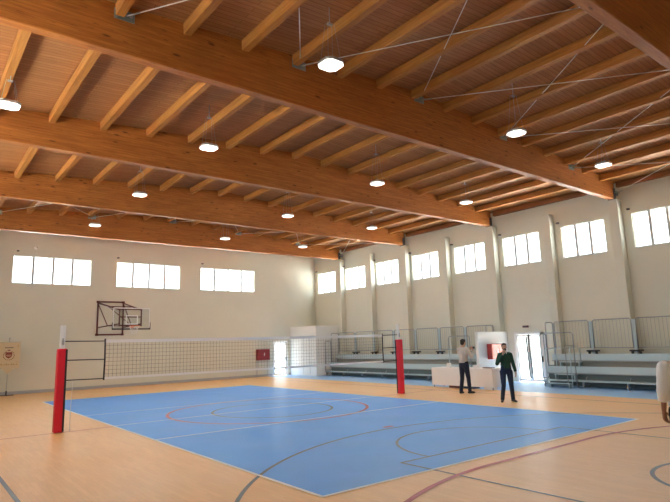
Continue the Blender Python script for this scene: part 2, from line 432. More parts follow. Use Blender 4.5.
# door_2: double glazed door in the side wall, dark meeting stiles, push bars
b = MB()
y0, y1 = DR[0], DR[1]
b.box(XR-.02, XR+.14, y0, y0+.24, 0, 2.14); b.box(XR-.02, XR+.14, y1-.08, y1, 0, 2.14); b.box(XR-.02, XR+.14, y0+.08, y1-.08, 2.04, 2.14)
d2 = tag(b.build('door_2', M['white']), 'white framed double glass door in the side wall behind the man in green', 'door', kind=S)
ym = (y0+y1+.16)/2
for k, (a, c) in enumerate(((y0+.245, ym-.005), (ym+.005, y1-.085))):
    b = MB(); p0, p1 = XR+.04, XR+.09
    b.box(p0, p1, a, a+.07, .02, 2.03); b.box(p0, p1, c-.07, c, .02, 2.03); b.box(p0, p1, a+.07, c-.07, 1.96, 2.03); b.box(p0, p1, a+.07, c-.07, .02, .13)
    lf = b.build('door_leaf', M['white'], d2)
    b = MB(); b.box(XR+.06, XR+.07, a+.07, c-.07, .13, 1.96); b.build('pane', M['glass'], lf)
b = MB(); b.tube([(XR-.01,ym+.09,1.92),(XR-.05,ym+.07,1.86),(XR-.05,ym+.02,.25),(XR-.01,ym+.0,.18)], .032); b.build('door_bar', M['dark_grey'], d2)
b = MB(); b.tube([(XR-.01,ym-.03,2.02),(XR-.05,ym-.04,1.95),(XR-.05,ym-.10,.42),(XR-.01,ym-.11,.36)], .034); b.build('door_bar', M['dark_grey'], d2)
b = MB(); b.bbox(XR-.06, XR-.02, y0+.19, y0+.25, .86, 1.10, .01); b.build('handle', M['plastic_dark'], d2)
portal('x', (XR+.25, ym, 1.06), 1.95, 1.3, (0, PI/2, 0))

# partitions: box in the corner, short wall by the table
b = MB(); b.bbox(10.50, XR+.01, 11.64, YB+.01, -.01, 2.96, .012)
o = tag(b.build('wall_partition', M['white_wall']), 'white box-like corner vestibule beside the glass door of the end wall', 'wall', kind=S)
b = MB()
for y in (13.0, 12.3): b.box(10.492, 10.50, y-.012, y+.012, .1, 2.3)
b.build('joint_strip', M['base_grey'], o)
b = MB(); b.bbox(10.42, XR+.01, -.20, -.06, -.01, 2.2, .01)
tag(b.build('wall_stub', M['white_wall']), 'short white wall at the end of the bleachers carrying the hose cabinet', 'wall', kind=S)

# outside
b = MB(); b.box(-60, 60, -60, 60, -.40, -.14)
tag(b.build('ground', M['concrete']), 'pale paving outside the glass doors', 'ground', kind=S)

# ------------------------------------------------------------------ ceiling lamps
LX = [7.45, 2.90, -3.02, -7.52]; LY = [-7.57, -2.38, 2.95, 8.45]
colname = ['nearest the bleacher side wall', 'second from the bleacher side wall', 'third from the bleacher side wall', 'fourth from the bleacher side wall']
rowname = ['before the big knotty beam', 'behind the big knotty beam', 'behind the third beam', 'before the last beam']
proto = None
def make_lamp():
    o = thing('ceiling_lamp', 'x', 'lamp')
    a, c, h = .21, .09, .055
    oc = lambda s: [(a*s-c*s, -a*s), (a*s, -a*s+c*s), (a*s, a*s-c*s), (a*s-c*s, a*s), (-a*s+c*s, a*s), (-a*s, a*s-c*s), (-a*s, -a*s+c*s), (-a*s+c*s, -a*s)]
    b = MB(); b.prism(oc(1), 'z', 0, h)
    for k in range(-3, 4): b.box(-.13, .13, k*.04-.006, k*.04+.006, h, h+.035)
    b.build('housing', M['lamp_case'], o)
    b = MB(); b.prism(oc(.97), 'z', -.012, -.001); b.build('diffuser', M['lamp'], o)
    b = MB(); b.bbox(-.035, .035, -.025, .025, -.024, -.0125, .004); b.build('chip', M['led'], o)
    return o
WIRE = {}
for k, y in enumerate(LY):
    for j, x in enumerate(LX):
        if k in (0, 2, 3) and j == 3: continue          # outside the photograph
        if proto is None: o = proto = make_lamp()
        else:
            o = proto.copy(); COL.objects.link(o)
            for c in children(proto):
                if c.name.split('.')[0] == 'suspension': continue
                d = c.copy(); COL.objects.link(d); d.parent = o
        z = 7.0; o.location = (x, y, z)
        tag(o, f'lit hanging lamp {rowname[k]}, {colname[j]}', 'lamp', 'hanging ceiling lamps')
        top = zdeck(x)-z
        b = MB()
        for sx in (-.15, .15):
            for sy in (-.12, .12): b.tube([(sx,sy,.05),(sx*.5,sy*.3,top-.34)], (.0028), 5)
        b.tube([(0,0,top-.36),(0,0,top)], .009, 6); b.box(-.05,.05,-.03,.03,top-.365,top-.335)
        b.build('suspension', M['base_grey'], o)

# ------------------------------------------------------------------ roof bracing: zinc brackets and crossed steel cables
NX = [12.35, 9.12, 5.14, 1.42, -2.45, -6.21]
def bracket(beam, side, x, label):
    """beam index, side -1 (facing the camera) / +1"""
    y = BEAMS[beam] + side*.112; z = zdeck(x)-.20 if x < 12 else Z0+.25
    o = thing('cable_bracket', label, 'bracket', (x, y, z), 0 if side < 0 else PI, 'steel cable brackets')
    b = MB(); b.bbox(-.18, .18, -.012, 0, -.10, .10, .004)
    for sx in (-.13, .13):
        for sz in (-.07, .07): b.lathe([(0,0),(.014,0),(.014,.012),(0,.012)], (sx, -.02, sz), 6)
    b.build('plate', M['bracket'], o)
    for sx in (-1, 1):
        b = MB(); b.bbox(sx*.10-.03, sx*.10+.03, -.085, -.012, -.018, .018, .005)
        b.tube([(sx*.10,-.06,-.03),(sx*.10,-.06,.03)], .016, 8); b.build('fork', M['steel'], o)
    return Vector((x, y + side*.07, z))
def cable(p, q, label):
    o = thing('bracing_cable', label, 'cable', p, 0, 'crossed roof bracing cables')
    d = q-p; n_ = d.normalized()
    b = MB(); b.tube([n_*.06, d-n_*.06], .0105, 6); b.build('rod', M['cable'], o)
    b = MB(); b.tube([n_*.02, n_*.07, n_*.30], [.013,.018,.016], 6); b.build('turnbuckle', M['steel'], o)
    b = MB(); b.tube([d-n_*.30, d-n_*.07, d-n_*.02], [.016,.018,.013], 6); b.build('turnbuckle', M['steel'], o)
nodename = ['nearest the windowed wall','second from the windowed wall','third from the windowed wall','fourth from the windowed wall','fifth from the windowed wall','sixth from the windowed wall']
for (ba, bb, nm, xs) in ((1, 0, 'nearest bay', NX), (4, 3, 'last bay', NX)):
    fn = {1: 'big knotty beam', 0: 'nearest overhead beam', 4: 'last beam', 3: 'fourth beam'}
    A_ = [bracket(ba, -1, x, f'zinc cable bracket on the {fn[ba]}, {nodename[i]}') for i, x in enumerate(xs)]
    B_ = [bracket(bb, 1, x, f'zinc cable bracket on the far side of {fn[bb]}, {nodename[i]}') for i, x in enumerate(xs)]
    for i in range(len(xs)-1):
        cable(A_[i], B_[i+1], f'steel cable in {nm}, from {fn[ba]} bracket {ORD[i]} off bleacher wall, running inwards')
        cable(A_[i+1]-Vector((0,0,.05)), B_[i]-Vector((0,0,.05)), f'steel cable in {nm}, from {fn[ba]} bracket {ORD[i+1]} off bleacher wall, running outwards')

# ------------------------------------------------------------------ small fittings on the walls
for i, (a0, a1) in enumerate(RWIN[:8]):
    b = MB(); b.bbox(XR-.10, XR, a1+.03, a1+.13, 6.60, 6.66, .008); b.tube([(XR-.10,a1+.08,6.63),(XR-.17,a1+.08,6.60)], .02, 8)
    tag(b.build('wall_sensor', M['dark_grey']), f'small dark sensor above the {ORD[i]} side-wall window from the end wall', 'sensor', 'sensors over the windows')
for i, x in enumerate((-4.94, -.31, 4.44)):
    b = MB(); b.bbox(x-.05, x+.05, YB-.10, YB, 6.64, 6.70, .008); b.tube([(x,YB-.10,6.67),(x,YB-.17,6.64)], .02, 8)
    tag(b.build('wall_sensor', M['dark_grey']), f'small dark sensor on the end wall over the {["outermost window, far from the corner","window above the hoop","window nearest the corner"][i]}', 'sensor', 'sensors over the windows')
b = MB(); b.lathe([(0,0),(.075,0),(.075,.03),(.05,.07),(0,.075)], (0,0,0), 20)
o = b.build('wall_detector', M['white'], None, (-4.18, YB, 6.88), (PI/2, 0, 0)); tag(o, 'small white round detector high on the end wall above the outermost window', 'detector')

# ------------------------------------------------------------------ hose cabinets
def hose(name, label, c, pipe, cm, cs):
    """front faces -Y; c = back centre bottom"""
    o = thing(name, label, 'hose cabinet', c)
    w, h, d = .84, .65, .22
    b = MB(); b.bbox(-w/2, w/2, -d, 0, 0, h, .012); b.build('cabinet', cs, o)
    b = MB(); b.bbox(-w/2+.015, w/2-.015, -d-.022, -d-.001, .015, h-.015, .006); dd = b.build('door', cm, o)
    b = MB(); y = -d-.0235
    b.prism([(.0,.25),(.05,.25),(.065,.31),(.045,.36),(.055,.41),(.02,.46),(.005,.39),(-.02,.35),(-.02,.29)], 'y', y-.002, y); b.build('flame_mark', M['white'], dd)
    b = MB(); b.bbox(w/2-.09, w/2-.05, -d-.04, -d-.022, .29, .38, .006); b.build('latch', M['pad_black'], dd)
    if pipe:
        b = MB(); b.tube([(-w/2+.03,-.05,0),(-w/2+.03,-.05,-c[2])], .02, 8); b.tube([(.36,-.04,0),(.36,-.04,-c[2])], .012, 8); b.build('riser_pipe', M['base_grey'], o)
    return o
hose('hose_cabinet', 'dark red fire hose cabinet on the end wall beside the single glass door', (8.43, YB-.002, 1.0), True, M['hose_dark'], M['hose_dark'])
hose('hose_cabinet', 'orange-lit red fire hose cabinet on the short white wall behind the table', (11.42, -.202, 1.02), False, M['hose_red_lit'], M['hose_red_shaded'])

# exit sign over the side door
o = thing('exit_sign', 'small dark red sign box above the double glass door', 'sign', (XR, -1.18, 2.33))
b = MB(); b.bbox(-.05, 0, -.14, .14, 0, .09, .008); b.build('housing', M['exit'], o)
b = MB(); b.box(-.054, -.0505, -.12, .12, .012, .078); b.build('face', M['dark_grey'], o)

# ------------------------------------------------------------------ basketball hoop on the end wall
o = thing('basketball_hoop', 'basketball hoop with clear backboard on maroon wall frame under the middle window', 'basketball hoop', (0, YB, 0))
mm = M['maroon']
b = MB()
def bar(p, q, w=.03): b.tube([p, q], w, 6)
X0, X1, za, zb_ = -1.22, .04, 2.66, 4.33
yy = -.06
for x in (X0, X1): bar((x,yy,za), (x,yy,zb_), .04)
for z in (za, zb_): bar((X0-.05,yy,z), (X1+.05,yy,z), .04)
for x in (X0, X1):
    for z in (za, zb_): b.bbox(x-.07, x+.07, -.06, 0, z-.05, z+.05, .008)
b.build('wall_frame', mm, o)
b = MB(); BYo = -2.2                       # board 2.2 m in front of the wall
bx0, bx1, bz0, bz1 = -1.10, .72, 2.86, 3.91
bar((X0,yy,zb_-.05), (-.75,BYo+.10,3.80), .035); bar((X1,yy,zb_-.05), (.30,BYo+.10,3.80), .035)
bar((X0,yy,3.02), (-.75,BYo+.10,3.12), .03); bar((X1,yy,3.02), (.30,BYo+.10,3.12), .03)
bar((-1.0,-1.05,3.07), (X0,yy,zb_-.08), .025); bar((.17,-1.05,3.07), (X1,yy,zb_-.08), .025)
bar((-1.0,-1.05,3.07), (.17,-1.05,3.07), .025); bar((-.99,-1.1,4.02), (.17,-1.1,4.02), .025); bar((-.99,-1.1,4.02), (.17,-1.05,3.07), .02)
for x in (-.75, .30): bar((x,BYo+.08,3.0), (x,BYo+.08,3.85), .035)
for z in (3.05, 3.45, 3.82): bar((-.75,BYo+.08,z), (.30,BYo+.08,z), .03)
b.build('support_arm', mm, o)
b = MB(); bar((X0+.02,yy-.02,zb_-.1), (-.85,BYo+.12,3.75), .012); b.build('stay_cable', M['steel'], o)
b = MB(); b.bbox(bx0, bx1, BYo-.015, BYo+.0, bz0, bz1, .004); bd = b.build('backboard', M['acrylic'], o)
b = MB(); e = .04; y1_, y2_ = BYo-.019, BYo-.0155
b.box(bx0+.02, bx1-.02, y1_, y2_, bz1-.02-e, bz1-.02); b.box(bx0+.02, bx0+.02+e, y1_, y2_, bz0+.08, bz1-.02-e); b.box(bx1-.02-e, bx1-.02, y1_, y2_, bz0+.08, bz1-.02-e)
cx = (bx0+bx1)/2
b.box(cx-.295, cx+.295, y1_, y2_, 3.48, 3.53); b.box(cx-.295, cx+.295, y1_, y2_, 3.08, 3.13); b.box(cx-.295, cx-.245, y1_, y2_, 3.13, 3.48); b.box(cx+.245, cx+.295, y1_, y2_, 3.13, 3.48)
b.build('border_marking', M['tape'], bd)
b = MB(); b.bbox(bx0-.015, bx1+.015, BYo-.03, BYo+.02, bz0-.03, bz0+.035, .012)
b.bbox(bx0-.015, bx0+.02, BYo-.03, BYo+.02, bz0+.036, bz0+.32, .01); b.bbox(bx1-.02, bx1+.015, BYo-.03, BYo+.02, bz0+.036, bz0+.32, .01)
b.build('edge_padding', M['pad_black'], bd)
b = MB(); zr = 3.0; ry = BYo-.03-.15-.225
b.tube([(cx+.225*math.cos(2*PI*i/28), ry+.225*math.sin(2*PI*i/28), zr) for i in range(28)], .011, 8, closed=True)
b.bbox(cx-.10, cx+.10, BYo-.05, BYo-.02, zr-.09, zr+.03, .006); b.box(cx-.06, cx+.06, ry+.22, BYo-.04, zr-.02, zr-.005)
rim = b.build('rim', M['orange'], o)
b = MB(); nn = 12
rows = [(.222, 0), (.20, -.10), (.165, -.20), (.135, -.30), (.125, -.40)]
for k in range(len(rows)-1):
    for i in range(nn):
        a = 2*PI*(i+.5*(k % 2))/nn
        for s_ in (-.5, .5):
            a2 = a+2*PI*s_/nn
            b.tube([(cx+rows[k][0]*math.cos(a), ry+rows[k][0]*math.sin(a), zr+rows[k][1]), (cx+rows[k+1][0]*math.cos(a2), ry+rows[k+1][0]*math.sin(a2), zr+rows[k+1][1])], .004, 4, caps=False)
b.build('net', M['tape'], rim)

# ------------------------------------------------------------------ banner on a floor stand
o = thing('banner_stand', 'cream heraldic banner with dark red crest hanging on a slim floor stand', 'banner', (-5.10, 13.80, 0))
b = MB()
b.tube([(0,0,.02),(0,0,2.50)], .012, 8); b.lathe([(0,.0),(.022,.0),(.03,.04),(.0,.09)], (0,0,2.5), 10); b.tube([(-.46,-.0,2.37),(.46,0,2.37)], .010, 8); b.build('pole', M['steel'], o)
b = MB(); b.tube([(-.30,0,.02),(.30,0,.02)], .018, 8); b.tube([(0,-.25,.02),(0,.25,.02)], .018, 8); b.tube([(0,0,.02),(0,0,.22)], .03, 10); b.build('base', M['dark_grey'], o)
mb = plaster('banner_cloth', (.66,.55,.36), .08)
prof = [(-.44,2.36),(.44,2.36),(.44,1.22)] + [(.44-.11-.11*math.cos(PI*(1-t/4)), 1.22-.05*math.sin(PI*t/4)) for t in range(1, 4)] + \
       [(.22,1.22),(.12,1.06),(0,.96),(-.12,1.06),(-.22,1.22)] + [(-.22-.11-.11*math.cos(PI*(1-t/4)), 1.22-.05*math.sin(PI*t/4)) for t in range(1, 4)] + [(-.44,1.22)]
b = MB(); b.prism(prof, 'y', -.030, -.018); cl = b.build('cloth', mb, o)
crest = mat('crest_red', (.22,.035,.025), .7); gold = mat('crest_gold', (.42,.28,.10), .6)
b = MB(); yf = -.0305
b.prism([(-.13,1.92),(.13,1.92),(.135,1.78),(.10,1.70),(0,1.64),(-.10,1.70),(-.135,1.78)], 'y', yf-.003, yf)
b.prism([(-.05,1.98),(.05,1.98),(.065,2.03),(.03,2.01),(0,2.045),(-.03,2.01),(-.065,2.03)], 'y', yf-.003, yf)
for s_ in (-1, 1):
    for t in range(8):
        a = math.radians(-80+t*19); c_ = (s_*.21*math.cos(a), 1.78+.2*math.sin(a)); r_ = .036
        b.prism([(c_[0]+r_*math.cos(a+PI/4*s_), c_[1]+r_*.6), (c_[0]-r_*.7, c_[1]), (c_[0], c_[1]-r_*.8), (c_[0]+r_*.7, c_[1]-.01)], 'y', yf-.003, yf)
b.build('crest', crest, cl)
b = MB(); b.box(-.10, .10, yf-.0105, yf-.0075, 1.775, 1.80); b.box(-.07, .07, yf-.0105, yf-.0075, 1.73, 1.745); b.build('crest_detail', mb, cl)
b = MB()
for x in [-.14+.047*k for k in range(7)]: b.box(x-.017, x+.017, yf-.003, yf, 2.10, 2.145)
b.build('lettering', M['dark_grey'], cl)
b = MB()
for t in range(11):
    x = -.34+.068*t; b.prism([(x, 1.40+.03*math.sin(t*1.9)), (x+.03, 1.38), (x+.01, 1.34), (x-.03, 1.37)], 'y', yf-.003, yf)
for z in (2.2, 2.13, 1.45): b.prism([(.34,z),(.37,z+.03),(.35,z+.06),(.33,z+.03)], 'y', yf-.003, yf)
b.build('ornament', gold, cl)

# ------------------------------------------------------------------ volleyball posts and net
YN = -.22
def post(x, label, s_):
    o = thing('volleyball_post', label, 'volleyball post', (x, YN, 0))
    b = MB(); b.lathe([(.0,.0),(.062,.0),(.062,2.50),(.055,2.53),(0,2.53)], (0,0,0), 20); b.build('pole', M['white'], o)
    b = MB(); b.bbox(-.105, .105, -.11, .09, .015, 1.97, .022); pd = b.build('padding', M['pad_red'], o)
    b = MB(); (b.box(.062, .106, -.116, -.108, .03, 1.95) if s_ > 0 else b.box(-.112, -.104, .035, .085, .03, 1.95)); b.build('padding_strip', M['pad_black'], pd)  # narrow black strip along one edge of the padding
    b = MB(); b.bbox(-.03, .03, -.075, -.053, 2.06, 2.17, .006); b.lathe([(.0,0),(.02,0),(.02,.05),(0,.05)], (0,-.064,2.17), 10); b.build('tensioner', M['steel'], o)
    return o
post(-5.80, 'white volleyball post with red padding nearest the camera, at the near net end', 1)
post(5.66, 'white volleyball post with red padding at the far net end, in front of the bleachers', -1)
o = thing('volleyball_net', 'black volleyball net with white tapes stretched over the blue court', 'volleyball net', (0, YN, 0))
x0, x1, z0, z1 = -4.79, 4.84, 1.19, 2.165
def sag(x): return -.012*(1-((x-.1)/4.85)**2)
b = MB(); r = .0026
nx = 97
for i in range(nx+1):
    x = x0+(x1-x0)*i/nx; b.tube([(x,0,z0+.03+sag(x)),(x,0,z1-.05+sag(x))], r, 4, caps=False)
for k in range(1, 9):
    z = z0+.02+(z1-z0-.06)*k/9; b.tube([(x0+(x1-x0)*i/12, 0, z+sag(x0+(x1-x0)*i/12)) for i in range(13)], r, 4, caps=False)
b.build('mesh', M['rope'], o)
def tape(name, za_, zb_):
    b = MB(); n_ = 24; vs = []; fs = []
    for i in range(n_+1):
        x = x0+(x1-x0)*i/n_; s_ = sag(x); vs += [(x,-.006,za_+s_),(x,-.006,zb_+s_),(x,.006,zb_+s_),(x,.006,za_+s_)]
    for i in range(n_):
        for j in range(4): fs.append((i*4+j, i*4+(j+1) % 4, i*4+4+(j+1) % 4, i*4+4+j))
    fs += [(0,1,2,3), tuple(n_*4+j for j in (3,2,1,0))]; b.add(vs, fs); b.build(name, M['tape'], o)
tape('top_tape', z1-.075, z1+.005); tape('bottom_tape', z0-.01, z0+.045)
for x, px_ in ((x0-.012, -5.80), (x1+.012, 5.66)):
    s_ = 1 if px_ > 0 else -1
    b = MB(); b.tube([(x,0,z0-.03),(x-.01*s_,0,(z0+z1)/2),(x,0,z1+.03)], .021, 8); b.build('side_rod', M['rope'], o)
    for z in (z1-.03, (z0+z1)/2, z0+.01):
        b = MB(); b.tube([(x,0,z),(px_-s_*(.066 if z > 2 else .122),0,z+.01)], .014, 6); b.build('tension_rope', M['rope'], o)
b = MB(); b.tube([(-5.52,0,1.185),(-5.53,-.01,.95),(-5.545,-.02,.62),(-5.55,-.03,.30),(-5.55,-.04,.02)], .006, 5); b.build('loose_cord', M['tape'], o)

# ------------------------------------------------------------------ bleachers
def guard(b, p, q, z0, z1, dz=None, bars=True):
    """tube frame between two floor points with bars"""
    p = Vector(p); q = Vector(q); dirn = (q-p).normalized(); L_ = (q-p).length
    P = lambda t, z: (p.x+dirn.x*t, p.y+dirn.y*t, z)
    b.tube([P(0,z0),P(0,z1-.06),P(.06,z1),P(L_-.06,z1),P(L_,z1-.06),P(L_,z0)], .022, 6)
    b.tube([P(0,z0+.02),P(L_,z0+.02)], .018, 6)
    if bars:
        k = max(2, int(L_/.125))
        for i in range(1, k): b.tube([P(L_*i/k, z0+.02), P(L_*i/k, z1)], .0055, 4, caps=False)
def bleachers(name, label, ya, yb, pitch, stair):
    """ya < yb; rises towards +X in three rows"""
    o = thing(name, label, 'bleachers', (11.0, (ya+yb)/2, 0)); ox, oy = 11.0, (ya+yb)/2
    rows_ = [(11.0, .27), (11.42, .66), (11.86, 1.12)]
    def B_(nm, q, m, par=o):
        q.v = [(x-ox, y-oy, z) for x, y, z in q.v]; return q.build(nm, m, par)
    nb = max(2, round((yb-ya)/pitch)); ys = [ya+(yb-ya)*i/nb for i in range(nb+1)]
    for k, (x, z) in enumerate(rows_):
        b = MB(); b.bbox(x, x+.40, ya, yb, z-.035, z, .006); B_('foot_deck', b, M['alu'])
        if k:
            b = MB(); b.bbox(x-.03, x-.001, ya, yb, z-.15, z+.10, .006); B_('riser_board', b, M['alu'])
            b = MB(); b.bbox(x-.045, x-.031, ya, yb, z-.185, z-.15, .004); B_('riser_edge', b, M['alu_tube'])
            b = MB(); b.bbox(x+.02, x+.30, ya+.02, yb-.02, z+.001, z+.045, .012); B_('seat_plank', b, M['alu'])
    b = MB(); b.box(11.46, 11.475, ya+.03, yb-.03, .03, .47); B_('gap_shade_panel', b, M['shade_teal'])  # added dark sheet standing in for the shade under the rows
    b = MB(); b.box(11.885, 11.895, ya+.03, yb-.03, .72, .93); B_('gap_shade_panel', b, M['shade_taupe'])  # second added sheet, for the paler shade in the upper gap
    b = MB(); b.bbox(10.97, 10.999, ya, yb, .225, .265, .004); B_('front_rail', b, M['alu'])
    for y in ys:
        y_ = min(max(y, ya+.05), yb-.05); b = MB()
        for x, z in rows_: b.bbox(x+.05, x+.10, y_-.025, y_+.025, 0, z-.036, .004)
        b.bbox(12.16, 12.21, y_-.025, y_+.025, 0, 1.08, .004)
        b.tube([(11.07,y_+.04,.05),(12.18,y_+.04,.95)], .016, 6); b.tube([(11.05,y_-.04,.10),(12.2,y_-.04,.10)], .016, 6)
        B_('support_frame', b, M['alu_tube'])
    for y in ys[1:-1]:
        b = MB(); b.bbox(11.93, 12.20, y-.20, y+.20, 1.30, 1.36, .01); b.bbox(12.0, 12.08, y-.17, y-.10, 1.165, 1.30, .006); b.bbox(12.0, 12.08, y+.10, y+.17, 1.165, 1.30, .006)
        B_('guard_foot', b, M['plastic_dark'])
        b = MB(); b.bbox(12.03, 12.07, y-.05, y-.01, 1.121, 2.47, .006); b.bbox(12.03, 12.07, y+.01, y+.05, 1.121, 2.47, .006); B_('guard_post', b, M['alu'])
    for a, c in zip(ys, ys[1:]):
        b = MB(); guard(b, (12.05, a+.08, 0), (12.05, c-.08, 0), 1.42, 2.50); B_('rear_guard', b, M['alu_tube'])
    for y in ((ya+.02), (yb-.02)):
        b = MB(); guard(b, (11.50, y, 0), (12.05, y, 0), .75, 2.48, bars=False); guard(b, (11.02, y, 0), (11.46, y, 0), .30, 2.02, bars=False); B_('side_guard', b, M['alu_tube'])
    if stair is not None:
        b = MB(); guard(b, (10.94, stair-.6, 0), (10.94, stair+.6, 0), .06, 2.05, bars=False); b.tube([(10.94,stair-.6,1.55),(10.94,stair-.25,1.55)], .016, 6)
        b.tube([(10.94,stair-.25,1.55),(10.94,stair-.25,.08)], .018, 6); B_('stair_guard', b, M['alu_tube'])
        for dy in (-.5, .5):
            y = stair+dy; b = MB()
            b.tube([(10.80,y,.0),(10.80,y,1.40),(10.86,y,1.46),(11.5,y,1.46),(11.56,y,1.40),(11.56,y,.68)], .021, 6)
            B_('stair_handrail', b, M['alu'])
        for z, x in ((.14, 10.72), (.45, 11.16), (.90, 11.60)):
            b = MB(); b.bbox(x, x+.24, stair-.42, stair+.42, z, z+.03, .005)
            for s_ in (-.40, .36): b.box(x+.02, x+.2, stair+s_, stair+s_+.04, .0 if z < .2 else z-.16, z)
            B_('stair_tread', b, M['alu'])
    return o
bleachers('bleachers', 'aluminium bleachers with rear guard rails between corner vestibule and short white wall', .12, 11.45, 1.62, 1.25)
bleachers('bleachers', 'aluminium bleachers with rear guard rails beside the double glass door, behind man at edge', -12.3, -2.72, 1.60, -3.55)

# ------------------------------------------------------------------ white table and what lies on and under it
TX0, TX1, TY0, TY1, TZ = 8.50, 9.20, -2.22, .78, .79
o = thing('table', 'long table with white front panel where the man in pale sweater stands', 'table', (8.85, -.72, 0))
W = lambda q: [(x-8.85, y+.72, z) for x, y, z in q]
def TB(nm, q, m, par=o): q.v = W(q.v); return q.build(nm, m, par)
b = MB(); b.bbox(TX0, TX1, TY0, TY1, TZ-.035, TZ, .006); TB('table_top', b, M['cloth_white'])
b = MB(); b.bbox(TX0-.014, TX0-.001, TY0, TY1, .10, TZ-.004, .004); TB('front_panel', b, M['cloth_white'])
b = MB(); b.bbox(TX0-.002, TX0+.45, TY0-.012, TY0-.001, .10, TZ-.04, .004); TB('side_panel', b, M['cloth_white'])
for x in (TX0+.05, TX1-.05):
    for y in (TY0+.06, -.75, -.68, TY1-.06):
        b = MB(); b.bbox(x-.02, x+.02, y-.02, y+.02, 0, TZ-.036, .004); TB('leg', b, M['alu_tube'])
def on_table(name, label, cat, x0, x1, y0, y1, h, m, z=TZ+.001, bev=.006):
    b = MB(); b.bbox(x0, x1, y0, y1, 0, h, bev)
    q = [(x-(x0+x1)/2, y-(y0+y1)/2, zz) for x, y, zz in b.v]; b.v = q
    o_ = b.build(name, m, None, ((x0+x1)/2, (y0+y1)/2, z)); return tag(o_, label, cat)
def folded(name, label, x, y):
    b = MB(); b.prism([(-.09,0),(.09,0),(.004,.17),(-.004,.17)], 'y', -.09, .09)
    o_ = b.build(name, M['paper'], None, (x, y, TZ+.001), (0,0,.2)); return tag(o_, label, 'card')
folded('folded_card', 'white folded card standing at the end of the table near the bleachers', 8.75, .05)
on_table('paper_stack', 'low white stack of papers on the table beside the pale-sweatered man', 'papers', 8.72, 8.98, -1.48, -1.18, .11, M['paper'])
on_table('notebook', 'dark flat notebook lying on the table next to the papers', 'notebook', 8.66, 8.90, -2.06, -1.66, .035, M['carton'])
for i, (y0, y1, h, mt, lb) in enumerate(((-.50,.02,.24,'carton','dark maroon carton under the white table'), (-1.22,-.66,.20,'carton_blue','dark navy carton under the white table'), (-2.02,-1.70,.16,'paper','white carton under the white table near its door end'))):
    on_table('carton', lb, 'box', 8.62, 8.98, y0, y1, h, M[mt], 0, .008)

# ------------------------------------------------------------------ people
V = Vector
def fused(name, blobs, voxel, m, parent, it=6):
    """one continuous surface grown round tapered limbs ('c', p, q, r0, r1[, flat]) and ellipsoids ('e', centre, radii, direction)"""
    bm = bmesh.new()
    for q in blobs:
        if q[0] == 'e':
            g = bmesh.ops.create_icosphere(bm, subdivisions=3, radius=1.)
            R_ = V(q[3]).normalized().to_track_quat('Z', 'Y').to_matrix().to_4x4() if len(q) > 3 else Matrix()
            X = Matrix.Translation(V(q[1])) @ R_ @ Matrix.Diagonal((*q[2], 1))
            bmesh.ops.transform(bm, matrix=X, verts=g['verts'])
        else:
            p, t = V(q[1]), V(q[2]); d = t-p
            X = Matrix.Translation((p+t)/2) @ d.to_track_quat('Z', 'Y').to_matrix().to_4x4()
            g = bmesh.ops.create_cone(bm, cap_ends=True, segments=20, radius1=q[3], radius2=q[4], depth=d.length)
            bmesh.ops.transform(bm, matrix=X, verts=g['verts'])
            if len(q) < 6:
                for c, r in ((p, q[3]), (t, q[4])):
                    g = bmesh.ops.create_icosphere(bm, subdivisions=2, radius=r)
                    bmesh.ops.translate(bm, vec=c, verts=g['verts'])
    me = bpy.data.meshes.new(name); bm.to_mesh(me); bm.free()
    o = bpy.data.objects.new(name, me); COL.objects.link(o); me.materials.append(m)
    a = o.modifiers.new('fuse', 'REMESH'); a.mode = 'VOXEL'; a.voxel_size = voxel; a.use_smooth_shade = True
    s_ = o.modifiers.new('soften', 'SMOOTH'); s_.factor = .5; s_.iterations = it
    o.parent = parent
    return o

def hand(W_, d, n, t, curl=.35, s=1., thumb_in=.2):
    """blobs of a hand: wrist W_, finger direction d, palm normal n (towards the palm side), thumb side t"""
    W_, d, n, t = V(W_), V(d).normalized(), V(n).normalized(), V(t).normalized()
    B = [('c', W_, W_+d*.05*s, .024*s, .026*s), ('e', W_+d*.055*s, (.017*s, .040*s, .050*s), d)]
    # palm: a row of rods across its width
    for k in range(4):
        off = t*(.030-.020*k)*s
        B.append(('c', W_+d*.02*s+off*.7, W_+d*.092*s+off, .014*s, .0115*s))
    for k, L_ in enumerate((.072, .082, .076, .060)):
        b0 = W_+d*.092*s+t*(.031-.0205*k)*s; ang = 0; p = b0; dd = d
        for j, fr in enumerate((.45, .32, .23)):
            ang += curl*(1+.25*j+.08*k)
            dd = d*math.cos(ang)+n*math.sin(ang); q = p+dd*L_*fr*s
            B.append(('c', p, q, (.0098-.0009*j)*s, (.0092-.0011*j)*s)); p = q
    b0 = W_+d*.025*s+t*.028*s; d1 = (d*.65+t*.75+n*.25).normalized(); p = b0+d1*.042*s
    B.append(('c', b0, p, .0135*s, .0115*s)); d2 = (d*.9+t*(.35-thumb_in)+n*.35).normalized(); q = p+d2*.032*s
    B.append(('c', p, q, .0110*s, .0098*s)); B.append(('c', q, q+(d2+n*.2).normalized()*.024*s, .0098*s, .0080*s))
    return B

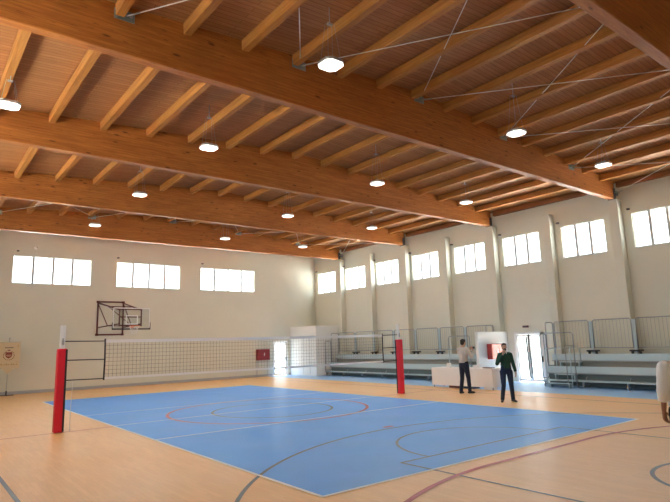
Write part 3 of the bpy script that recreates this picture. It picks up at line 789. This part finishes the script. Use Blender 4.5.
def head(c, fwd, up, s=1.):
    """blobs of head and face (centre of the skull c)"""
    c, f_, u_ = V(c), V(fwd).normalized(), V(up).normalized(); r_ = f_.cross(u_)
    P = lambda a, b_, k: c + r_*a*s + f_*b_*s + u_*k*s
    B = [('e', P(0,-.005,.03), (.074*s,.092*s,.088*s)), ('e', P(0,.022,-.035), (.058*s,.070*s,.078*s)),
         ('e', P(0,.052,-.090), (.032*s,.030*s,.026*s)),
         ('c', P(0,.088,.012), P(0,.112,-.030), .009*s, .014*s), ('e', P(0,.100,-.036), (.017*s,.012*s,.010*s)),
         ('e', P(0,.086,-.062), (.024*s,.012*s,.010*s)), ('e', P(-.03,.078,.028), (.022*s,.014*s,.009*s)), ('e', P(.03,.078,.028), (.022*s,.014*s,.009*s))]
    for a in (-1, 1): B.append(('e', P(a*.076,-.005,-.012), (.010*s,.020*s,.032*s)))
    return B, P

def person(label, loc, rz, H, J, top, legs, shoe, hair_c, skin_c, voxel=.0085, extra=None):
    """J: joints in a body frame facing +Y, right hand towards +X, for a height of 1.80 m"""
    s = H/1.80
    root = thing('person', label, 'person', loc, rz)
    G = {k: V(v)*s for k, v in J.items() if not k.startswith('hand')}
    skin = mat('skin', skin_c, .55, spec=.35)
    hb, P = head(G['head'], J.get('look', (0,1,0)), J.get('headup', (0,0,1)), s)
    A = list(hb)
    A += [('c', G['neck'], G['head']-V((0,.01,.06))*s, .056*s, .050*s), ('e', G['chest'], (.165*s,.105*s,.18*s)), ('e', (G['chest']+G['pelvis'])/2, (.135*s,.095*s,.16*s)), ('e', G['pelvis'], (.155*s,.105*s,.12*s))]
    for k in 'RL':
        A += [('c', G['neck']-V((0,0,.03))*s, G['sh'+k], .058*s, .054*s), ('c', G['sh'+k], G['el'+k], .050*s, .038*s), ('c', G['el'+k], G['wr'+k], .038*s, .026*s)]
        A += [('c', G['hip'+k], G['kn'+k], .082*s, .052*s), ('c', G['kn'+k], G['an'+k], .052*s, .036*s), ('c', G['an'+k]-V((0,0,.035))*s, G['an'+k]+V(J['toe'+k]).normalized()*.10*s-V((0,0,.05))*s, .030*s, .022*s)]
        h = J['hand'+k]; A += hand(G['wr'+k], h[0], h[1], h[2], h[3], s)
    fused('body', A, voxel*.75, skin, root, 3)
    # eyes and mouth
    for a in (-1, 1):
        b = MB(); q = P(a*.030,.083,.010); bm = bmesh.new(); bmesh.ops.create_icosphere(bm, subdivisions=2, radius=.0095*s); bmesh.ops.translate(bm, vec=q, verts=bm.verts); b.bm(bm, 0, True); bm.free(); b.build('eye', M['pad_black'], root)
    b = MB(); b.tube([P(-.02,.094,-.064), P(0,.099,-.063), P(.02,.094,-.064)], .0035*s, 6); b.build('mouth', mat('lips', (.35,.12,.09), .5), root)
    # hair
    fused('hair', [('e', P(0,-.022,.042), (.084*s,.094*s,.090*s)), ('e', P(0,-.052,-.012), (.076*s,.058*s,.072*s)), ('e', P(0,.035,.088), (.066*s,.052*s,.036*s))], voxel, mat('hair', hair_c, .7), root, 3)
    # top
    e = top['e']; tm = mat('top_cloth', top['col'], .85, spec=.2)
    N_, L_, b_ = nodes(tm); bump(N_, L_, b_, noise(N_, L_, mapped(N_, L_, (1,1,1)), 22, 4), .35, .02)
    hem = top.get('hem', .0)*s
    B = [('e', G['chest'], ((.165+e)*s,(.105+e)*s,(.185+e)*s)), ('e', (G['chest']*.5+G['pelvis']*.5), ((.145+e)*s,(.103+e)*s,.20*s)),
         ('c', G['pelvis']+V((0,0,.10-hem)), (G['chest']+G['pelvis'])/2, (.135+e)*s, (.125+e)*s, 1),
         ('c', G['pelvis']+V((.035*s,0,.10*s-hem)), (G['chest']+G['pelvis'])/2, (.115+e)*s, (.11+e)*s, 1), ('c', G['pelvis']+V((-.035*s,0,.10*s-hem)), (G['chest']+G['pelvis'])/2, (.115+e)*s, (.11+e)*s, 1),
         ('c', G['neck']-V((0,0,.06))*s, G['neck']+V((0,0,.0))*s, .082*s, .068*s, 1)]
    for k in 'RL':
        cu = top.get('cuff', .94); el, wr = G['el'+k], G['wr'+k]
        if k == top.get('rolled_only'): cu = .5
        B += [('c', G['neck']-V((0,0,.045))*s, G['sh'+k], .070*s, (.060+e*.5)*s), ('c', G['sh'+k], el, (.060+e*.8)*s, (.046+e*.8)*s), ('c', el, el+(wr-el)*.03, (.046+e*.8)*s, (.045+e*.8)*s),
              ('c', el, el+(wr-el)*cu, (.046+e*.8)*s, (.033+e*.8)*s, 1)]
    fused('top', B, voxel, tm, root, 4)
    if top.get('collar'):
        fused('collar', [('c', G['neck']-V((0,-.012,.02))*s, G['neck']+V((0,-.004,.035))*s, .078*s, .064*s, 1), ('e', G['neck']+V((-.03,.062,-.03))*s, (.025*s,.016*s,.03*s)), ('e', G['neck']+V((.03,.062,-.03))*s, (.025*s,.016*s,.03*s))], voxel, mat('collar_cloth', top['collar'], .8), root, 2)
    # trousers
    pm_ = mat('trouser_cloth', legs, .85, spec=.2)
    N_, L_, b_ = nodes(pm_); bump(N_, L_, b_, noise(N_, L_, mapped(N_, L_, (1,1,1)), 18, 4), .35, .02)
    B = [('e', G['pelvis'], (.172*s,.122*s,.13*s)), ('c', G['pelvis']+V((-.03*s,0,.02*s)), G['pelvis']+V((-.03*s,0,.13*s)), .135*s, .125*s, 1), ('c', G['pelvis']+V((.03*s,0,.02*s)), G['pelvis']+V((.03*s,0,.13*s)), .135*s, .125*s, 1)]
    for k in 'RL':
        B += [('c', G['pelvis']+V((.05*s*(1 if k == 'R' else -1),-.01*s,-.03*s)), G['hip'+k], .115*s, .105*s), ('c', G['hip'+k], G['kn'+k], .100*s, .070*s), ('c', G['kn'+k], G['an'+k]+V((0,0,-.02))*s, .070*s, .058*s, 1), ('c', G['kn'+k], G['kn'+k]+V((0,0,-.01)), .07*s, .07*s)]
    fused('trousers', B, voxel, pm_, root, 4)
    for k in 'RL':
        t = V(J['toe'+k]).normalized(); a = V((G['an'+k].x, G['an'+k].y, 0))
        sh = fused('shoe', [('c', a-t*.045*s+V((0,0,.042))*s, a+t*.10*s+V((0,0,.036))*s, .042*s, .038*s), ('c', a+t*.10*s+V((0,0,.034))*s, a+t*.175*s+V((0,0,.028))*s, .042*s, .028*s), ('c', a+V((0,0,.05))*s, G['an'+k]+V((0,0,.01)), .045*s, .042*s)], voxel*.9, mat('shoe_leather', shoe, .5), root, 3)
    if extra: extra(root, G, P, s)
    return root

BASE = dict(head=(0,.02,1.675), neck=(0,-.005,1.515), chest=(0,-.005,1.29), pelvis=(0,0,.97),
            shR=(.19,-.005,1.455), shL=(-.19,-.005,1.455), elR=(.235,-.02,1.17), elL=(-.235,-.02,1.17), wrR=(.25,.05,.92), wrL=(-.25,.05,.92),
            hipR=(.095,0,.91), hipL=(-.095,0,.91), knR=(.11,.02,.50), knL=(-.11,.02,.50), anR=(.12,-.02,.085), anL=(-.12,-.02,.085),
            toeR=(.15,1,0), toeL=(-.15,1,0), handR=((0,.15,-1),(-1,0,0),(0,1,0),.28), handL=((0,.15,-1),(1,0,0),(0,1,0),.28))
def face(d): return math.atan2(-d[0], d[1])          # rotation that turns +Y towards the direction d

# the man at the table: seen from behind and the side, photographing with raised hands
J = dict(BASE); J.update(elR=(.24,.13,1.20), wrR=(.11,.36,1.38), elL=(-.24,.14,1.22), wrL=(-.07,.37,1.40), head=(0,.035,1.675), look=(0,1,-.06),
    handR=((-.35,.35,.85),(-1,.2,.1),(0,-.4,.9),.55), handL=((.35,.35,.85),(1,.2,.1),(0,-.4,.9),.55),
    knR=(.09,.08,.50), anR=(.10,.10,.085), knL=(-.09,-.03,.50), anL=(-.10,-.11,.085), toeR=(.2,1,0), toeL=(-.3,1,0))
def cam_extra(root, G, P, s):
    c = V((.02,.47,1.50))*s
    o = thing('smartphone', 'dark phone held up by the man in the pale sweater at the table', 'phone', V(root.location)+Matrix.Rotation(root.rotation_euler.z, 3, 'Z') @ c, root.rotation_euler.z)
    b = MB(); b.bbox(-.075, .075, -.005, .005, -.037, .037, .004); b.build('case', M['plastic_dark'], o)
    b = MB(); b.box(-.068, .068, -.0065, -.0052, -.033, .033); b.build('screen', M['dark_grey'], o)
person('man in pale beige sweater and navy jeans by the white table, holding up a phone', (7.06,-2.07,0), face((.97,-.10)), 1.92, J,
       dict(e=.022, col=(.58,.54,.50), cuff=.93, hem=.05), (.028,.035,.065), (.02,.018,.018), (.025,.018,.014), (.55,.33,.23), extra=cam_extra)

# the man in green: facing the court, right hand at his face
J = dict(BASE); J.update(shR=(.165,-.005,1.44), shL=(-.165,-.005,1.44), elR=(.28,.07,1.17), wrR=(.115,.235,1.46), handR=((-.25,-.25,.9),(-.4,-.9,.0),(-.8,.4,.3),.45), elL=(-.235,-.03,1.16), wrL=(-.28,.03,.90),
    hipR=(.10,0,.91), hipL=(-.10,0,.91), knR=(.12,.03,.50), anR=(.185,.0,.085), knL=(-.125,.0,.50), anL=(-.155,-.03,.085), toeR=(.35,1,0), toeL=(-.35,1,0), head=(.01,.02,1.675))
def mask_extra(root, G, P, s):
    fused('face_mask', [('e', P(0,.064,-.066), (.050*s,.046*s,.042*s)), ('e', P(0,.088,-.048), (.026*s,.030*s,.024*s))], .007, M['plastic_dark'], root, 3)
person('man in dark green sweater and navy jeans with dark face mask before the glass door', (5.72,-4.75,0), face((-.66,-.75)), 1.76, J,
       dict(e=.014, col=(.028,.075,.050), cuff=.95, hem=.05, collar=(.70,.68,.62)), (.022,.036,.075), (.015,.013,.012), (.085,.070,.062), (.55,.33,.24), extra=mask_extra)

# the man cut by the picture edge: white shirt, sleeve rolled below the elbow
J = dict(BASE); J.update(shL=(-.19,-.005,1.445), elL=(-.258,-.035,1.165), wrL=(-.245,.03,.93), head=(.045,.02,1.672), neck=(.015,-.005,1.515), handL=((.08,.10,-1),(.5,-.85,0),(.85,.5,.1),.34), elR=(.25,-.02,1.17))
person('man in white shirt with rolled sleeve and dark trousers at the picture edge', (-1.035, -12.025, 0), face((.62,.78)), 1.86, J,
       dict(e=.037, col=(.90,.89,.90), cuff=.5, hem=.10, collar=(.80,.79,.80)), (.02,.017,.018), (.02,.02,.02), (.04,.03,.02), (.40,.19,.12), voxel=.007)

# ------------------------------------------------------------------ sun (falls on the paving outside; it comes over the windowless end wall behind the camera)
sl = bpy.data.lights.new('sun', 'SUN'); sl.energy = 110; sl.angle = math.radians(1); sl.color = (1., .985, .95)
so = bpy.data.objects.new('sun', sl); COL.objects.link(so); so.rotation_euler = Vector((.08, .42, -.9)).to_track_quat('-Z', 'Y').to_euler()

# ------------------------------------------------------------------ world, colour management
w = bpy.data.worlds.new('world'); SC.world = w; w.use_nodes = True
N = w.node_tree.nodes; L = w.node_tree.links
bg = N['Background']
tc = N.new('ShaderNodeTexCoord'); sx = N.new('ShaderNodeSeparateXYZ'); L.new(tc.outputs['Generated'], sx.inputs[0])
cr = N.new('ShaderNodeValToRGB'); e = cr.color_ramp.elements
e[0].position = .0; e[0].color = (.92, .97, 1., 1); e[1].position = .6; e[1].color = (.75, .87, 1., 1)
L.new(sx.outputs['Z'], cr.inputs[0]); L.new(cr.outputs[0], bg.inputs[0])
bg.inputs[1].default_value = 9.0
SC.view_settings.view_transform = 'Standard'; SC.view_settings.look = 'None'
SC.view_settings.gamma = 1; SC.view_settings.use_curve_mapping = False
SC.view_settings.exposure = 1.05
SC.cycles.sample_clamp_direct = 2.0
